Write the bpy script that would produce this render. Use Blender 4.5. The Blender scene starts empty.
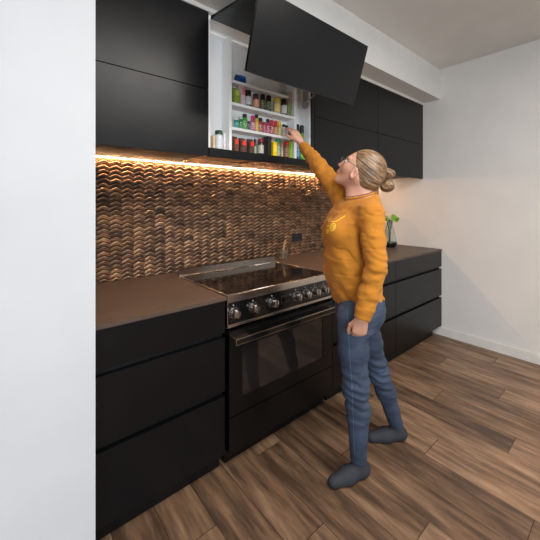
import bpy, bmesh, math, random
import numpy as np
from mathutils import Vector, Matrix
from mathutils.bvhtree import BVHTree
random.seed(7); np.random.seed(7)
S = bpy.context.scene
COL = S.collection
R = math.radians

# ---------------------------------------------------------------- camera
YAW = R(39.7)
CAM = Vector((-.932, -2.246, 1.465)); FPX = 316.0
cd = bpy.data.cameras.new('camera'); cam = bpy.data.objects.new('camera', cd); COL.objects.link(cam)
cam.location = CAM; cam.rotation_euler = (R(90), 0, -YAW)
cd.sensor_width = 36; cd.lens = 36*FPX/540
cd.shift_x = 3/540; cd.shift_y = -67/540
cd.clip_start = .02
S.camera = cam
# ---------------------------------------------------------------- world, lights, exposure
S.view_settings.view_transform = 'Standard'; S.view_settings.look = 'None'
S.view_settings.gamma = 1; S.view_settings.use_curve_mapping = False
S.view_settings.exposure = 0.2
w = bpy.data.worlds.new('world'); S.world = w; w.use_nodes = True
w.node_tree.nodes['Background'].inputs[0].default_value = (.95, .95, 1, 1)
w.node_tree.nodes['Background'].inputs[1].default_value = .35

def area(name, loc, aim, sx, sy, power, color):
    l = bpy.data.lights.new(name, 'AREA'); l.shape = 'RECTANGLE'; l.size = sx; l.size_y = sy
    l.energy = power; l.color = color
    o = bpy.data.objects.new(name, l); COL.objects.link(o); o.location = loc
    o.rotation_euler = (Vector(aim)-Vector(loc)).to_track_quat('-Z', 'Y').to_euler()
    return o
area('window_daylight', (-2.2, -5.2, 1.7), (.6, 0, 1.3), 2.6, 1.7, 118, (.78, .89, 1))
area('room_ceiling_light', (.3, -2.5, 2.86), (.3, -2.5, 0), 1.6, 1.0, 60, (1, .95, .9))
area('rear_right_fill', (4.0, -5.4, 1.5), (1.2, -.6, 1.4), 2.2, 2.0, 95, (.97, .98, 1))  # unseen fill lamp added behind right; no door stands there

# ---------------------------------------------------------------- materials
def lin(c):
    return tuple(((x/255)/12.92 if x/255 <= .04045 else (((x/255)+.055)/1.055)**2.4) for x in c)
class NT:
    def __init__(s, name):
        s.m = bpy.data.materials.new(name); s.m.use_nodes = True
        s.t = s.m.node_tree; s.b = s.t.nodes['Principled BSDF']
    def n(s, typ, **kw):
        x = s.t.nodes.new(typ)
        for k, v in kw.items(): setattr(x, k, v)
        return x
    def l(s, a, b): s.t.links.new(a, b)
    def coord(s, scale=(1, 1, 1), kind='Object'):
        c = s.n('ShaderNodeTexCoord'); m = s.n('ShaderNodeMapping'); m.inputs['Scale'].default_value = scale
        s.l(c.outputs[kind], m.inputs[0]); return m.outputs[0]
    def noise(s, vec, scale, detail=3, rough=.5):
        x = s.n('ShaderNodeTexNoise'); x.inputs['Scale'].default_value = scale
        x.inputs['Detail'].default_value = detail; x.inputs['Roughness'].default_value = rough
        s.l(vec, x.inputs['Vector']); return x.outputs[0]
    def ramp(s, fac, stops):
        r = s.n('ShaderNodeValToRGB'); e = r.color_ramp.elements
        while len(e) < len(stops): e.new(.5)
        for q, (p, c) in zip(e, stops): q.position = p; q.color = (*lin(c), 1)
        s.l(fac, r.inputs[0]); return r.outputs[0]
    def rng(s, fac, a, b):
        r = s.n('ShaderNodeMapRange'); r.inputs[3].default_value = a; r.inputs[4].default_value = b
        s.l(fac, r.inputs[0]); return r.outputs[0]
    def bump(s, fac, strength, dist=.002):
        b = s.n('ShaderNodeBump'); b.inputs['Strength'].default_value = strength; b.inputs['Distance'].default_value = dist
        s.l(fac, b.inputs['Height']); s.l(b.outputs[0], s.b.inputs['Normal'])
    def math(s, op, a, b=None):
        x = s.n('ShaderNodeMath', operation=op)
        for i, v in enumerate((a, b)):
            if v is None: continue
            if isinstance(v, (int, float)): x.inputs[i].default_value = v
            else: s.l(v, x.inputs[i])
        return x.outputs[0]
def mat(name, c, rough=.5, metal=0, var=.08, scale=8, stretch=(1, 1, 1), bump=0, spec=.5, trans=0, coat=0):
    m = NT(name); b = m.b
    v = m.coord(stretch); f = m.noise(v, scale, 4)
    lo = tuple(max(0, x*(1-var)) for x in c); hi = tuple(min(255, x*(1+var)) for x in c)
    m.l(m.ramp(f, [(.3, lo), (.7, hi)]), b.inputs['Base Color'])
    m.l(m.rng(f, max(.02, rough*.85), min(1, rough*1.15)), b.inputs['Roughness'])
    b.inputs['Metallic'].default_value = metal; b.inputs['Specular IOR Level'].default_value = spec
    b.inputs['Transmission Weight'].default_value = trans; b.inputs['Coat Weight'].default_value = coat
    if bump: m.bump(f, bump)
    return m.m
M = {}
M['cab'] = mat('black_laminate', (9, 10, 12), .34, 0, .05, 6, spec=.31)
M['carc'] = mat('black_carcass', (20, 20, 21), .6, 0, .05)
M['gap'] = mat('channel_black', (9, 9, 9), .5, 0, .05)
M['white'] = mat('white_melamine', (236, 235, 231), .45, 0, .015, 5)
M['wall'] = mat('white_wall_paint', (222, 218, 212), .85, 0, .015, 3, bump=.03)
M['ceil'] = mat('white_ceiling_paint', (224, 221, 214), .9, 0, .015, 3)
M['trimw'] = mat('white_trim_gloss', (225, 220, 212), .4, 0, .02)
M['steel'] = mat('brushed_steel', (176, 170, 164), .27, 1, .06, 60, (1, 1, 14))
M['steelh'] = mat('steel_horizontal_brush', (190, 180, 170), .25, 1, .06, 40, (.3, 8, 8))
M['chrome'] = mat('polished_chrome', (186, 180, 174), .2, 1, .03)
M['blackgloss'] = mat('black_enamel', (13, 13, 13), .16, 0, .05)
M['enamel'] = mat('black_satin_enamel', (8, 8, 8), .30, 0, .05, spec=.35)
M['plate'] = mat('black_plastic', (30, 31, 33), .4, 0, .05)
M['rubber'] = mat('black_rubber', (18, 18, 18), .7, 0, .1)

def m_floor():
    m = NT('oak_plank_floor'); b = m.b
    v = m.coord(); sp = m.n('ShaderNodeSeparateXYZ'); m.l(v, sp.inputs[0])
    row = m.math('FLOOR', m.math('DIVIDE', sp.outputs[0], .19))
    off = m.math('MULTIPLY', m.math('FRACT', m.math('MULTIPLY', row, .618)), 1.3)
    yy = m.math('DIVIDE', m.math('ADD', sp.outputs[1], off), 1.3)
    colm = m.math('FLOOR', yy)
    cb = m.n('ShaderNodeCombineXYZ'); m.l(row, cb.inputs[0]); m.l(colm, cb.inputs[1])
    wn = m.n('ShaderNodeTexWhiteNoise', noise_dimensions='3D'); m.l(cb.outputs[0], wn.inputs[0])
    ad = m.n('ShaderNodeVectorMath', operation='ADD'); m.l(v, ad.inputs[0]); m.l(wn.outputs[1], ad.inputs[1])
    mp = m.n('ShaderNodeMapping'); mp.inputs['Scale'].default_value = (9, 1.1, 1); m.l(ad.outputs[0], mp.inputs[0])
    g = m.noise(mp.outputs[0], 2.2, 8, .65)
    s2 = m.math('ADD', m.math('MULTIPLY', g, .9), m.math('MULTIPLY', m.math('SUBTRACT', wn.outputs[0], .5), .22))
    c = m.ramp(s2, [(.28, (78, 58, 43)), (.45, (124, 95, 72)), (.6, (160, 127, 99)), (.75, (182, 152, 124))])
    fx = m.math('FRACT', m.math('DIVIDE', sp.outputs[0], .19)); fy = m.math('FRACT', yy)
    e = m.math('MINIMUM', m.math('GREATER_THAN', fx, .014), m.math('GREATER_THAN', fy, .0025))
    mx = m.n('ShaderNodeMix', data_type='RGBA'); m.l(e, mx.inputs[0]); mx.inputs[6].default_value = (.012, .008, .005, 1); m.l(c, mx.inputs[7])
    m.l(mx.outputs[2], b.inputs['Base Color']); m.l(m.rng(g, .35, .55), b.inputs['Roughness']); m.bump(g, .15)
    return m.m
M['floor'] = m_floor()
def m_counter():
    m = NT('bronze_stone_benchtop'); b = m.b
    v = m.coord((1, 1.6, 1)); f = m.noise(v, 5, 7, .6); g = m.noise(v, 90, 2)
    m.l(m.ramp(f, [(.3, (74, 59, 51)), (.7, (90, 73, 63))]), b.inputs['Base Color'])
    m.l(m.rng(g, .38, .52), b.inputs['Roughness']); return m.m
M['counter'] = m_counter()
def m_tile():
    m = NT('patinated_copper_tile'); b = m.b
    a = m.n('ShaderNodeAttribute', attribute_name='tile_tone')
    v = m.coord(); g = m.noise(v, 45, 5, .65); g2 = m.noise(v, 7, 2)
    f = m.math('ADD', m.math('MULTIPLY', a.outputs['Fac'], .50), m.math('ADD', m.math('MULTIPLY', g, .42), m.math('MULTIPLY', g2, .12)))
    m.l(m.ramp(f, [(.26, (86, 75, 69)), (.42, (134, 113, 98)), (.55, (178, 148, 122)), (.68, (216, 180, 144)), (.82, (206, 192, 178))]), b.inputs['Base Color'])
    m.l(m.rng(g, .2, .44), b.inputs['Roughness']); b.inputs['Metallic'].default_value = .85; m.bump(g, .4)
    return m.m
M['tile'] = m_tile()
def m_glass_hob():
    m = NT('black_ceramic_glass'); b = m.b
    v = m.coord(); f = m.noise(v, 260, 2)
    m.l(m.ramp(f, [(.45, (9, 8, 8)), (.75, (38, 27, 21))]), b.inputs['Base Color'])
    b.inputs['Roughness'].default_value = .08; return m.m
M['hob'] = m_glass_hob()
def emis(name, c, st):
    m = NT(name); m.b.inputs['Base Color'].default_value = (*lin(c), 1)
    m.b.inputs['Emission Color'].default_value = (*lin(c), 1); m.b.inputs['Emission Strength'].default_value = st
    return m.m
M['led'] = emis('warm_led_diffuser', (255, 200, 146), 120)
M['bluedot'] = emis('cool_indicator', (190, 220, 255), 1.2)
def m_ovenglass():
    m = NT('oven_door_glass'); b = m.b
    b.inputs['Base Color'].default_value = (*lin((66, 58, 57)), 1); b.inputs['Roughness'].default_value = .05
    b.inputs['Transmission Weight'].default_value = .75; b.inputs['IOR'].default_value = 1.6; return m.m
M['ovenglass'] = m_ovenglass()

# ---------------------------------------------------------------- mesh helpers
def link_mesh(name, me, m, parent=None, smooth=False):
    o = bpy.data.objects.new(name, me); COL.objects.link(o)
    if m is not None: me.materials.append(m)
    if parent is not None: o.parent = parent
    if smooth:
        me.polygons.foreach_set('use_smooth', [True]*len(me.polygons))
    return o
def finish(name, bm, m, parent=None, smooth=False, angle=None):
    me = bpy.data.meshes.new(name); bmesh.ops.recalc_face_normals(bm, faces=bm.faces); 
    if smooth:
        for f in bm.faces: f.smooth = True
        if angle:
            for e in bm.edges:
                if len(e.link_faces) == 2 and e.calc_face_angle(0) > angle: e.smooth = False
    bm.to_mesh(me); bm.free()
    return link_mesh(name, me, m, parent)
def bx(bm, lo, hi, bev=0, mi=0):
    lo, hi = [min(a, b) for a, b in zip(lo, hi)], [max(a, b) for a, b in zip(lo, hi)]
    vs = [bm.verts.new((x, y, z)) for x in (lo[0], hi[0]) for y in (lo[1], hi[1]) for z in (lo[2], hi[2])]
    F = [bm.faces.new([vs[i] for i in q]) for q in ((0, 1, 3, 2), (4, 6, 7, 5), (0, 4, 5, 1), (2, 3, 7, 6), (0, 2, 6, 4), (1, 5, 7, 3))]
    for f in F: f.material_index = mi
    if bev:
        es = list({e for f in F for e in f.edges})
        bmesh.ops.bevel(bm, geom=es, offset=bev, segments=2, profile=.7, affect='EDGES')
    return bm
def box(name, lo, hi, m, parent=None, bev=0):
    return finish(name, bx(bmesh.new(), lo, hi, bev), m, parent)
def boxes(name, L, m, parent=None, bev=0):
    bm = bmesh.new()
    for lo, hi in L: bx(bm, lo, hi, bev)
    return finish(name, bm, m, parent)
def lathe(bm, prof, mtx=Matrix(), seg=28, cap=True):
    rings = []
    for r, z in prof:
        rings.append([bm.verts.new(mtx @ Vector((r*math.cos(2*math.pi*i/seg), r*math.sin(2*math.pi*i/seg), z))) for i in range(seg)])
    for a, b in zip(rings, rings[1:]):
        for i in range(seg):
            j = (i+1) % seg; bm.faces.new((a[i], a[j], b[j], b[i]))
    if cap:
        bm.faces.new(rings[0][::-1]); bm.faces.new(rings[-1])
    return bm
def tube(bm, pts, rad, seg=8, closed=False):
    pts = [Vector(p) for p in pts]; n = len(pts); rs = rad if hasattr(rad, '__len__') else [rad]*n
    up = Vector((0, 0, 1)); rings = []
    for i, p in enumerate(pts):
        a = pts[(i-1) % n] if (closed or i > 0) else p; b = pts[(i+1) % n] if (closed or i < n-1) else p
        t = (b-a).normalized(); u = up if abs(t.dot(up)) < .95 else Vector((1, 0, 0))
        x = t.cross(u).normalized(); y = x.cross(t).normalized()
        rings.append([bm.verts.new(p+(x*math.cos(2*math.pi*k/seg)+y*math.sin(2*math.pi*k/seg))*rs[i]) for k in range(seg)])
    R2 = rings+([rings[0]] if closed else [])
    for a, b in zip(R2, R2[1:]):
        for k in range(seg):
            j = (k+1) % seg; bm.faces.new((a[k], a[j], b[j], b[k]))
    if not closed: bm.faces.new(rings[0][::-1]); bm.faces.new(rings[-1])
    return bm
def tag(o, label=None, cat=None, group=None, kind=None):
    for k, v in (('label', label), ('category', cat), ('group', group), ('kind', kind)):
        if v: o[k] = v
    return o
def thing(name, loc, label, cat, group=None, rz=0):
    o = bpy.data.objects.new(name, None); COL.objects.link(o); o.location = loc; o.rotation_euler = (0, 0, rz)
    o.empty_display_size = .05
    return tag(o, label, cat, group)
def struct(o): o['kind'] = 'structure'; return o
# parts are written in world coordinates and moved into the frame of an unrotated thing
def P(root, o):
    o.data.transform(Matrix.Translation(-Vector(root.location))); o.parent = root; return o

# ---------------------------------------------------------------- room shell
XW = 2.80; XN = -.662; CT = .955
struct(box('floor', (-3.4, -5.8, -.06), (XW+.15, .15, 0), M['floor']))
struct(box('wall_back', (-3.4, 0, 0), (XW+.15, .15, 2.95), M['wall']))
struct(box('wall_right', (XW, -5.8, 0), (XW+.15, 0, 2.95), M['wall']))
struct(box('wall_left', (-3.4, -.886, 0), (XN, 0, 2.95), mat('pale_grey_wall_paint', (204, 205, 206), .85, 0, .015, 3), bev=.003))
struct(box('ceiling', (-3.4, -5.8, 2.95), (XW+.15, .15, 3.05), M['ceil']))
struct(box('trim_1', (XN, -.77, 2.62), (XW, 0, 2.95), M['ceil']))          # bulkhead over the wall cabinets
struct(box('trim_2', (XN, -.592, 2.596), (XW, -.50, 2.62), M['trimw']))   # pale shadow line above the doors
struct(box('baseboard_right', (XW-.014, -5.8, 0), (XW, -.70, .09), M['trimw'], bev=.003))
struct(box('baseboard_left', (-3.4, -.90, 0), (XN, -.886, .09), M['trimw'], bev=.003))

# ---------------------------------------------------------------- tiled splashback
def backsplash(x0, x1, z0, z1):
    p, q, A = .074, .0295, .017
    NX, NV = 10, 5
    V, Fc, tone, mi = [], [], [], []
    prof = [(-.03, .0015), (.06, .0125), (.17, .0175), (.32, .0165), (.58, .0085), (.78, .002), (.97, .0012)]   # down the tile: steep upper lip then a long fall
    ncol = int((x1-x0)/p)+2; nrow = int((z1-z0)/q)+2
    xs = -.443-p/2; k0 = math.floor((x0-xs)/p)
    rnd = random.Random(3)
    coltone = {}
    for c in range(k0, k0+ncol):
        base = .5+.16*math.sin(c*1.7)
        for r in range(-1, nrow):
            tn = min(1, max(0, rnd.gauss(.52, .15))); lift = rnd.uniform(-.0018, .0018); tilt = rnd.uniform(-.0012, .0012)
            jz = rnd.uniform(-.0012, .0012)
            i0 = len(V)
            for a in range(NX+1):
                s = a/NX; x = xs+(c+s)*p + (.0003 if a == 0 else -.0003 if a == NX else 0)
                h = A*(1-abs(2*s-1)**1.25) - A*.5
                dome = math.sin(math.pi*s)**.6
                for (d, y) in prof:
                    z = z1-(r+d)*q + h + jz
                    yy = -(.0045+(y+lift+tilt*(s-.5)*4)*(.72+.28*dome))
                    V.append((min(max(x, x0), x1), yy, min(max(z, z0), z1)))
            n = len(prof)
            for a in range(NX):
                for b in range(n-1):
                    f = (i0+a*n+b, i0+(a+1)*n+b, i0+(a+1)*n+b+1, i0+a*n+b+1)
                    zs = {round(V[t][2], 5) for t in f}; xx = {round(V[t][0], 5) for t in f}
                    if len(zs) > 1 and len(xx) > 1: Fc.append(f[::-1]); tone.append(tn); mi.append(1 if b == n-2 else 0)
    me = bpy.data.meshes.new('splashback'); me.from_pydata(V, [], Fc); me.update()
    at = me.attributes.new('tile_tone', 'FLOAT', 'FACE'); at.data.foreach_set('value', tone)
    o = link_mesh('splashback', me, M['tile'], None, True)
    me.materials.append(mat('dark_grout', (34, 26, 22), .8)); me.polygons.foreach_set('material_index', mi)
    # grout backing slab in the same sheet
    bm = bmesh.new(); bm.from_mesh(me); bx(bm, (x0, -.0054, z0), (x1, -.0032, z1), 0, 1); bm.to_mesh(me); bm.free()
    return tag(o, 'wavy copper and bronze tiled splashback behind the cooker and benchtops', 'splashback')
backsplash(XN, XW, CT+.001, 1.766)
t = thing('led_strip', (1.07, -.012, 1.75), 'glowing warm strip light under the wall cabinets along the tiles', 'strip light')
P(t, box('diffuser', (XN+.01, -.036, 1.7572), (XW-.01, -.029, 1.7600), M['led']))
P(t, boxes('channel', [((XN+.005, -.039, 1.7600), (XW-.005, -.026, 1.7655))], M['steel']))

# ---------------------------------------------------------------- benchtops
box_l = tag(box('benchtop', (XN+.001, -.79, .937), (-.006, -.0015, CT), M['counter'], bev=.0015),
            'brown bronze benchtop left of the cooker', 'benchtop')
tag(box('benchtop', (.892, -.79, .937), (XW-.001, -.0015, CT), M['counter'], bev=.0015),
    'brown bronze benchtop right of the cooker under the vase', 'benchtop')
# strip of bench behind the cooker
tag(box('benchtop_infill', (-.005, -.165, .937), (.891, -.0015, CT), M['counter']), 'narrow bench strip between cooker and tiles', 'benchtop')

# ---------------------------------------------------------------- base cabinets
def base_cab(x0, x1, label):
    t = thing('base_cabinet', ((x0+x1)/2, -.4, 0), label, 'cabinet')
    t['group'] = 'black base cabinets'
    P(t, box('carcass', (x0, -.752, .10), (x1, -.02, .936), M['carc']))
    kx = x1-.09 if x1 > 2.7 else x1
    P(t, box('kickboard', (x0, -.722, 0), (kx, -.70, .10), M['cab']))
    g = .0015
    for z0, z1 in ((.765, .935), (.447, .738), (.105, .420)):
        d = P(t, box('drawer_front', (x0+g, -.786, z0), (x1-g, -.766, z1), M['cab'], bev=.0012))
    for z0, z1 in ((.738, .765), (.42, .447)):
        P(t, boxes('finger_channel', [((x0+g, -.757, z0-.012), (x1-g, -.7525, z1+.012)), ((x0+g, -.765, z0-.012), (x1-g, -.757, z0-.006))], M['gap']))
    return t
base_cab(XN+.002, -.014, 'black handleless drawer cabinet left of the cooker')
base_cab(.900, 1.798, 'black handleless drawer cabinet right of the cooker behind the person')
base_cab(1.801, XW-.0005, 'black handleless drawer cabinet at the right wall under the vase')

# ---------------------------------------------------------------- cooker
PALE = mat('pale_print', (206, 212, 220), .4)
def cooker():
    X0, X1, YB, YF = 0.0, .884, -.17, -.786
    t = thing('range_cooker', (.442, -.48, 0), 'black and stainless range cooker with ceramic hob and seven knobs', 'cooker')
    A = lambda o: P(t, o)
    # body with oven cavity left open behind the window
    A(boxes('body', [((X0+.004, -.755, .10), (X0+.06, YB, .915)), ((X1-.06, -.755, .10), (X1-.004, YB, .915)),
                     ((X0+.06, -.755, .70), (X1-.06, YB, .915)), ((X0+.06, -.755, .10), (X1-.06, YB, .34)),
                     ((X0+.06, YB-.05, .34), (X1-.06, YB, .70))], M['enamel']))
    A(box('plinth', (X0+.02, -.725, 0), (X1-.02, -.25, .10), M['enamel']))
    # top frame
    A(boxes('hob_frame', [((X0, YF, .917), (X1, YF+.014, .957)), ((X0, YF+.014, .945), (X0+.010, YB, .957)), ((X1-.010, YF+.014, .945), (X1, YB, .957)),
                          ((X0+.010, YB-.012, .915), (X1-.010, YB, .957)), ((X0+.010, YF+.014, .915), (X1-.010, YB-.012, .948))], M['steelh'], bev=.0022))
    bm = bmesh.new(); gx0, gx1, gy0, gy1 = X0+.011, X1-.011, YF+.016, YB-.014
    tube(bm, [(gx0, gy0, .9555), (gx1, gy0, .9555), (gx1, gy1, .9555), (gx0, gy1, .9555)], .0034, 8, True)
    A(finish('glass_edging', bm, M['chrome'], smooth=True))
    A(box('hob_glass', (X0+.011, YF+.015, .948), (X1-.011, YB-.013, .9535), M['hob']))
    bm = bmesh.new()
    for cx, cy, r in ((.17, -.62, .095), (.17, -.36, .075), (.44, -.48, .13), (.71, -.62, .075), (.71, -.36, .095)):
        for rr in (r, r*.6):
            ring = [bm.verts.new((cx+q*math.cos(a*math.pi/24), cy+q*math.sin(a*math.pi/24), .9538)) for q in (rr, rr+.0012) for a in range(48)]
            for a in range(48): bm.faces.new((ring[a], ring[(a+1) % 48], ring[48+(a+1) % 48], ring[48+a]))
    A(finish('burner_marks', bm, mat('hob_print', (84, 72, 62), .3)))
    A(boxes('upstand', [((X0, YB-.003, .9555), (X1, YB+.001, 1.006)), ((X0, YB-.003, 1.002), (X1, YB+.02, 1.006)),
                        ((X0, YB+.001, .9555), (X0+.003, YB+.02, 1.002)), ((X1-.003, YB+.001, .9555), (X1, YB+.02, 1.002))], M['steelh']))
    # fascia
    f = A(box('control_panel', (X0, YF+.004, .800), (X1, YF+.03, .917), M['blackgloss'], bev=.002))
    A(boxes('fascia_trim', [((X0, YF-.004, .783), (X1, YF+.028, .7995)), ((X0, YF+.001, .7995), (X0+.0035, YF+.028, .917)), ((X1-.0035, YF+.001, .7995), (X1, YF+.028, .917))], M['steelh'], bev=.001))
    dsp = A(box('display', (.398, YF+.0015, .838), (.468, YF+.0042, .880), M['plate'], bev=.001))
    bm = bmesh.new()
    segs = {'0': 'abcdef', '1': 'bc', '2': 'abged', '4': 'fgbc'}
    A(finish('display_window', bx(bm, (.403, YF+.0008, .843), (.463, YF+.0016, .875)), mat('display_glass', (6, 6, 7), .08)))
    for i, kx in enumerate((.045, .180, .325, .528, .620, .712, .800)):
        kz = .858
        mt = Matrix.Translation((kx, YF+.004, kz)) @ Matrix.Rotation(R(90), 4, 'X')
        k = A(finish('knob', lathe(bmesh.new(), [(.0235, .010), (.0245, .014), (.0235, .030), (.0215, .038), (.012, .040)], mt, 32), M['chrome'], smooth=True, angle=.6))
        for nm, pr, mm in (('bezel', [(.0305, 0), (.0315, .003), (.0295, .0065), (.0275, .0065), (.0275, .002)], M['chrome']), ('knob_base', [(.0255, .001), (.0255, .010)], M['plate'])):
            bo = A(finish(nm, lathe(bmesh.new(), pr, mt, 32, cap=(nm != 'bezel')), mm, smooth=True, angle=.6)); bo.parent = k
        gm = Matrix.Translation((kx, YF+.004, kz)) @ Matrix.Rotation(R((4, -3, 2, 0, 5, -4, 3)[i]), 4, 'Y')
        bm = bx(bmesh.new(), (-.0045, -.047, -.0205), (.0045, -.036, .0205), .002); bmesh.ops.transform(bm, matrix=gm, verts=bm.verts)
        g = A(finish('grip', bm, M['chrome'])); g.parent = k
    for kx in (.045, .180, .325, .528, .620, .712, .800):
        bm = bmesh.new()
        mt = Matrix.Translation((kx-.004, YF+.004, .9)) @ Matrix.Rotation(R(90), 4, 'X')
        lathe(bm, [(.0028, 0), (.0028, .0015)], mt, 10)
        for q in range(9):
            an = R(-130+q*32.5+180); lathe(bm, [(.0009, 0), (.0009, .0008)], Matrix.Translation((kx+.033*math.sin(an), YF+.004, .858-.033*math.cos(an))) @ Matrix.Rotation(R(90), 4, 'X'), 6)
        A(finish('dial_marks', bm, PALE))
    # oven door
    DF = -.800
    wx0, wx1, wz0, wz1 = .09, .772, .385, .665
    A(boxes('oven_door', [((X0+.004, DF, .300), (wx0, -.757, .765)), ((wx1, DF, .300), (X1-.004, -.757, .765)), ((wx0, DF, .300), (wx1, -.757, wz0)), ((wx0, DF, wz1), (wx1, -.757, .765))], M['enamel']))
    A(box('oven_window', (wx0, DF+.003, wz0), (wx1, DF+.008, wz1), M['ovenglass']))
    for z in (.455, .56):
        bm = bmesh.new()
        for q in range(5): tube(bm, [(wx0-.02, -.60+q*.08, z), (wx1+.02, -.60+q*.08, z)], .002, 6)
        tube(bm, [(wx0-.02, -.70, z), (wx1+.02, -.70, z)], .0032, 8)
        for q in range(28): x = wx0-.01+q*.025; tube(bm, [(x, -.70, z+.001), (x, -.25, z+.001)], .0013, 5)
        A(finish('oven_rack', bm, M['chrome'], smooth=True))
    h = A(boxes('door_handle', [((.005, -.864, .741), (X1-.005, -.800, .7455)), ((.005, -.864, .7115), (X1-.005, -.8585, .741))], M['steelh'], bev=.001))
    bb = A(box('handle_inlay', (.0095, -.8652, .7155), (X1-.0095, -.8642, .7405), M['blackgloss'])); bb.parent = h
    bb = A(box('handle_top_inlay', (.10, -.858, .7456), (X1-.10, -.806, .7462), M['blackgloss'])); bb.parent = h
    # storage drawer
    A(box('storage_drawer', (X0+.004, DF, .105), (X1-.004, -.757, .294), M['enamel'], bev=.002))
    return t
cooker()

# ---------------------------------------------------------------- wall cabinets
ZB, ZS, ZT, YD = 1.743, 2.138, 2.594, -.586
def wall_cab(x0, x1, label, name='wall_cabinet'):
    t = thing(name, ((x0+x1)/2, -.3, 1.767), label, 'cabinet')
    t['group'] = 'black wall cabinets'
    P(t, box('carcass', (x0, -.567, 1.767), (x1, -.002, 2.595), M['carc']))
    P(t, box('lower_door', (x0+.0015, YD, ZB), (x1-.0015, -.568, ZS-.0018), M['cab'], bev=.001))
    P(t, box('upper_door', (x0+.0015, YD, ZS+.0018), (x1-.0015, -.568, ZT), M['cab'], bev=.001))
    return t
wall_cab(XN+.002, -.002, 'closed black wall cabinet left of the open spice cabinet')
wall_cab(.926, 1.836, 'closed black wall cabinet just right of the open spice cabinet')
wall_cab(1.838, XW-.008, 'closed black wall cabinet nearest the right wall')

def spice_cab():
    x0, x1 = .002, .922
    t = thing('wall_cabinet', ((x0+x1)/2, -.3, 1.767), 'open wall cabinet with white inside and raised black folding door', 'cabinet')
    A = lambda o: P(t, o)
    A(boxes('interior', [((x0+.002, -.566, 1.767+.018), (x0+.018, -.455, 2.578)), ((.886, -.566, 1.785), (.904, -.455, 2.578)),
                         ((x0+.002, -.566, 2.578), (.904, -.455, 2.594)), ((x0+.018, -.468, 1.785), (.886, -.455, 2.578)),
                         ((x0+.018, -.566, 1.778), (.886, -.455, 1.7918))], M['white']))
    A(boxes('shell', [((x0, -.566, 1.767), (x1, -.002, 1.778)), ((x0, -.454, 1.778), (x1, -.002, 2.594)), ((.9045, -.586, 1.767), (x1, -.454, 2.594))], M['carc']))
    A(box('front_rail', (x0, YD, 1.743), (x1, -.567, 1.795), M['cab'], bev=.001))
    # bifold door: upper leaf from the cabinet top, lower leaf hanging from its outer edge
    def leaf(nm, ya, za, yb, zb):
        d = Vector((0, yb-ya, zb-za)); n = Vector((0, d.z, -d.y)).normalized()*.018
        bm = bmesh.new(); vs = []
        for x in (x0+.002, x1-.008):
            for q in (Vector((x, ya, za)), Vector((x, yb, zb))):
                vs += [bm.verts.new(q), bm.verts.new(q+n)]
        for f in ((0, 1, 3, 2), (4, 6, 7, 5), (0, 4, 5, 1), (2, 3, 7, 6), (0, 2, 6, 4), (1, 5, 7, 3)): bm.faces.new([vs[i] for i in f])
        return A(finish(nm, bm, M['cab']))
    leaf('lower_door', -.955, 2.130, -1.068, 2.498)
    leaf('upper_door', -1.063, 2.503, -.600, 2.570)
    # lift arm and cover on the right inner side
    bm = bmesh.new(); mt = Matrix.Translation((.876, -.535, 2.238)) @ Matrix.Rotation(R(90), 4, 'Y')
    lathe(bm, [(.036, 0), (.036, .008), (.030, .010)], mt, 28)
    bx(bm, (.8765, -.566, 2.235), (.8855, -.51, 2.42), .002)
    m_ = A(finish('lift_mechanism', bm, mat('grey_plastic', (150, 146, 140), .4)))
    bm = bmesh.new(); tube(bm, [(.872, -.545, 2.245), (.872, -.62, 2.275), (.872, -.80, 2.33), (.872, -.965, 2.36)], .006, 8)
    bx(bm, (.866, -.990, 2.335), (.880, -.955, 2.380), .002)
    A(finish('lift_arm', bm, M['chrome'])).parent = m_
    return t
spice_cab()
# rangehood under the open cabinet
t = thing('rangehood', (.46, -.33, 1.755), 'slim steel rangehood set under the open spice cabinet', 'rangehood')
P(t, boxes('trim_frame', [((.02, -.50, 1.754), (.90, -.485, 1.7665)), ((.02, -.20, 1.754), (.90, -.185, 1.7665)), ((.02, -.485, 1.754), (.035, -.20, 1.7665)), ((.885, -.485, 1.754), (.90, -.20, 1.7665))], M['steelh'], bev=.001))
L = []
for q in range(30):
    x = .04+q*.0285
    if .40 < x < .50: continue
    L.append(((x, -.475, 1.759), (x+.017, -.32, 1.7625)))
P(t, boxes('baffle_filter', L[:len(L)//2], M['steelh'], bev=.0008))
P(t, boxes('baffle_filter', L[len(L)//2:], M['steelh'], bev=.0008))
P(t, box('filter_recess', (.0355, -.4845, 1.763), (.8845, -.2005, 1.7666), M['gap']))
P(t, box('glass_panel', (.0355, -.315, 1.757), (.8845, -.2005, 1.7628), M['steelh']))
P(t, box('control_box', (.40, -.48, 1.755), (.50, -.318, 1.7628), M['blackgloss']))

# ---------------------------------------------------------------- spice rack
RX0, RX1, RF, RB = .158, .757, -.560, -.4685
t = thing('spice_rack', ((RX0+RX1)/2, (RF+RB)/2, 1.785), 'white wooden spice rack with shelves inside the open cabinet', 'rack')
P(t, box('side_panel', (RX0, RF, 1.7925), (RX0+.020, RB, 2.52), M['white'], bev=.001))
P(t, box('side_panel', (RX1-.024, RF, 1.7925), (RX1, RB, 2.52), M['white'], bev=.001))
SH = [1.7925, 1.950, 2.108, 2.262]
for i, z in enumerate(SH):
    if i == 0: continue
    f = RF if i < 3 else -.535
    P(t, box('shelf', (RX0+.0205, f, z-(.018 if i else .0185)), (RX1-.0245, RB, z), M['white'], bev=.001))

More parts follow.
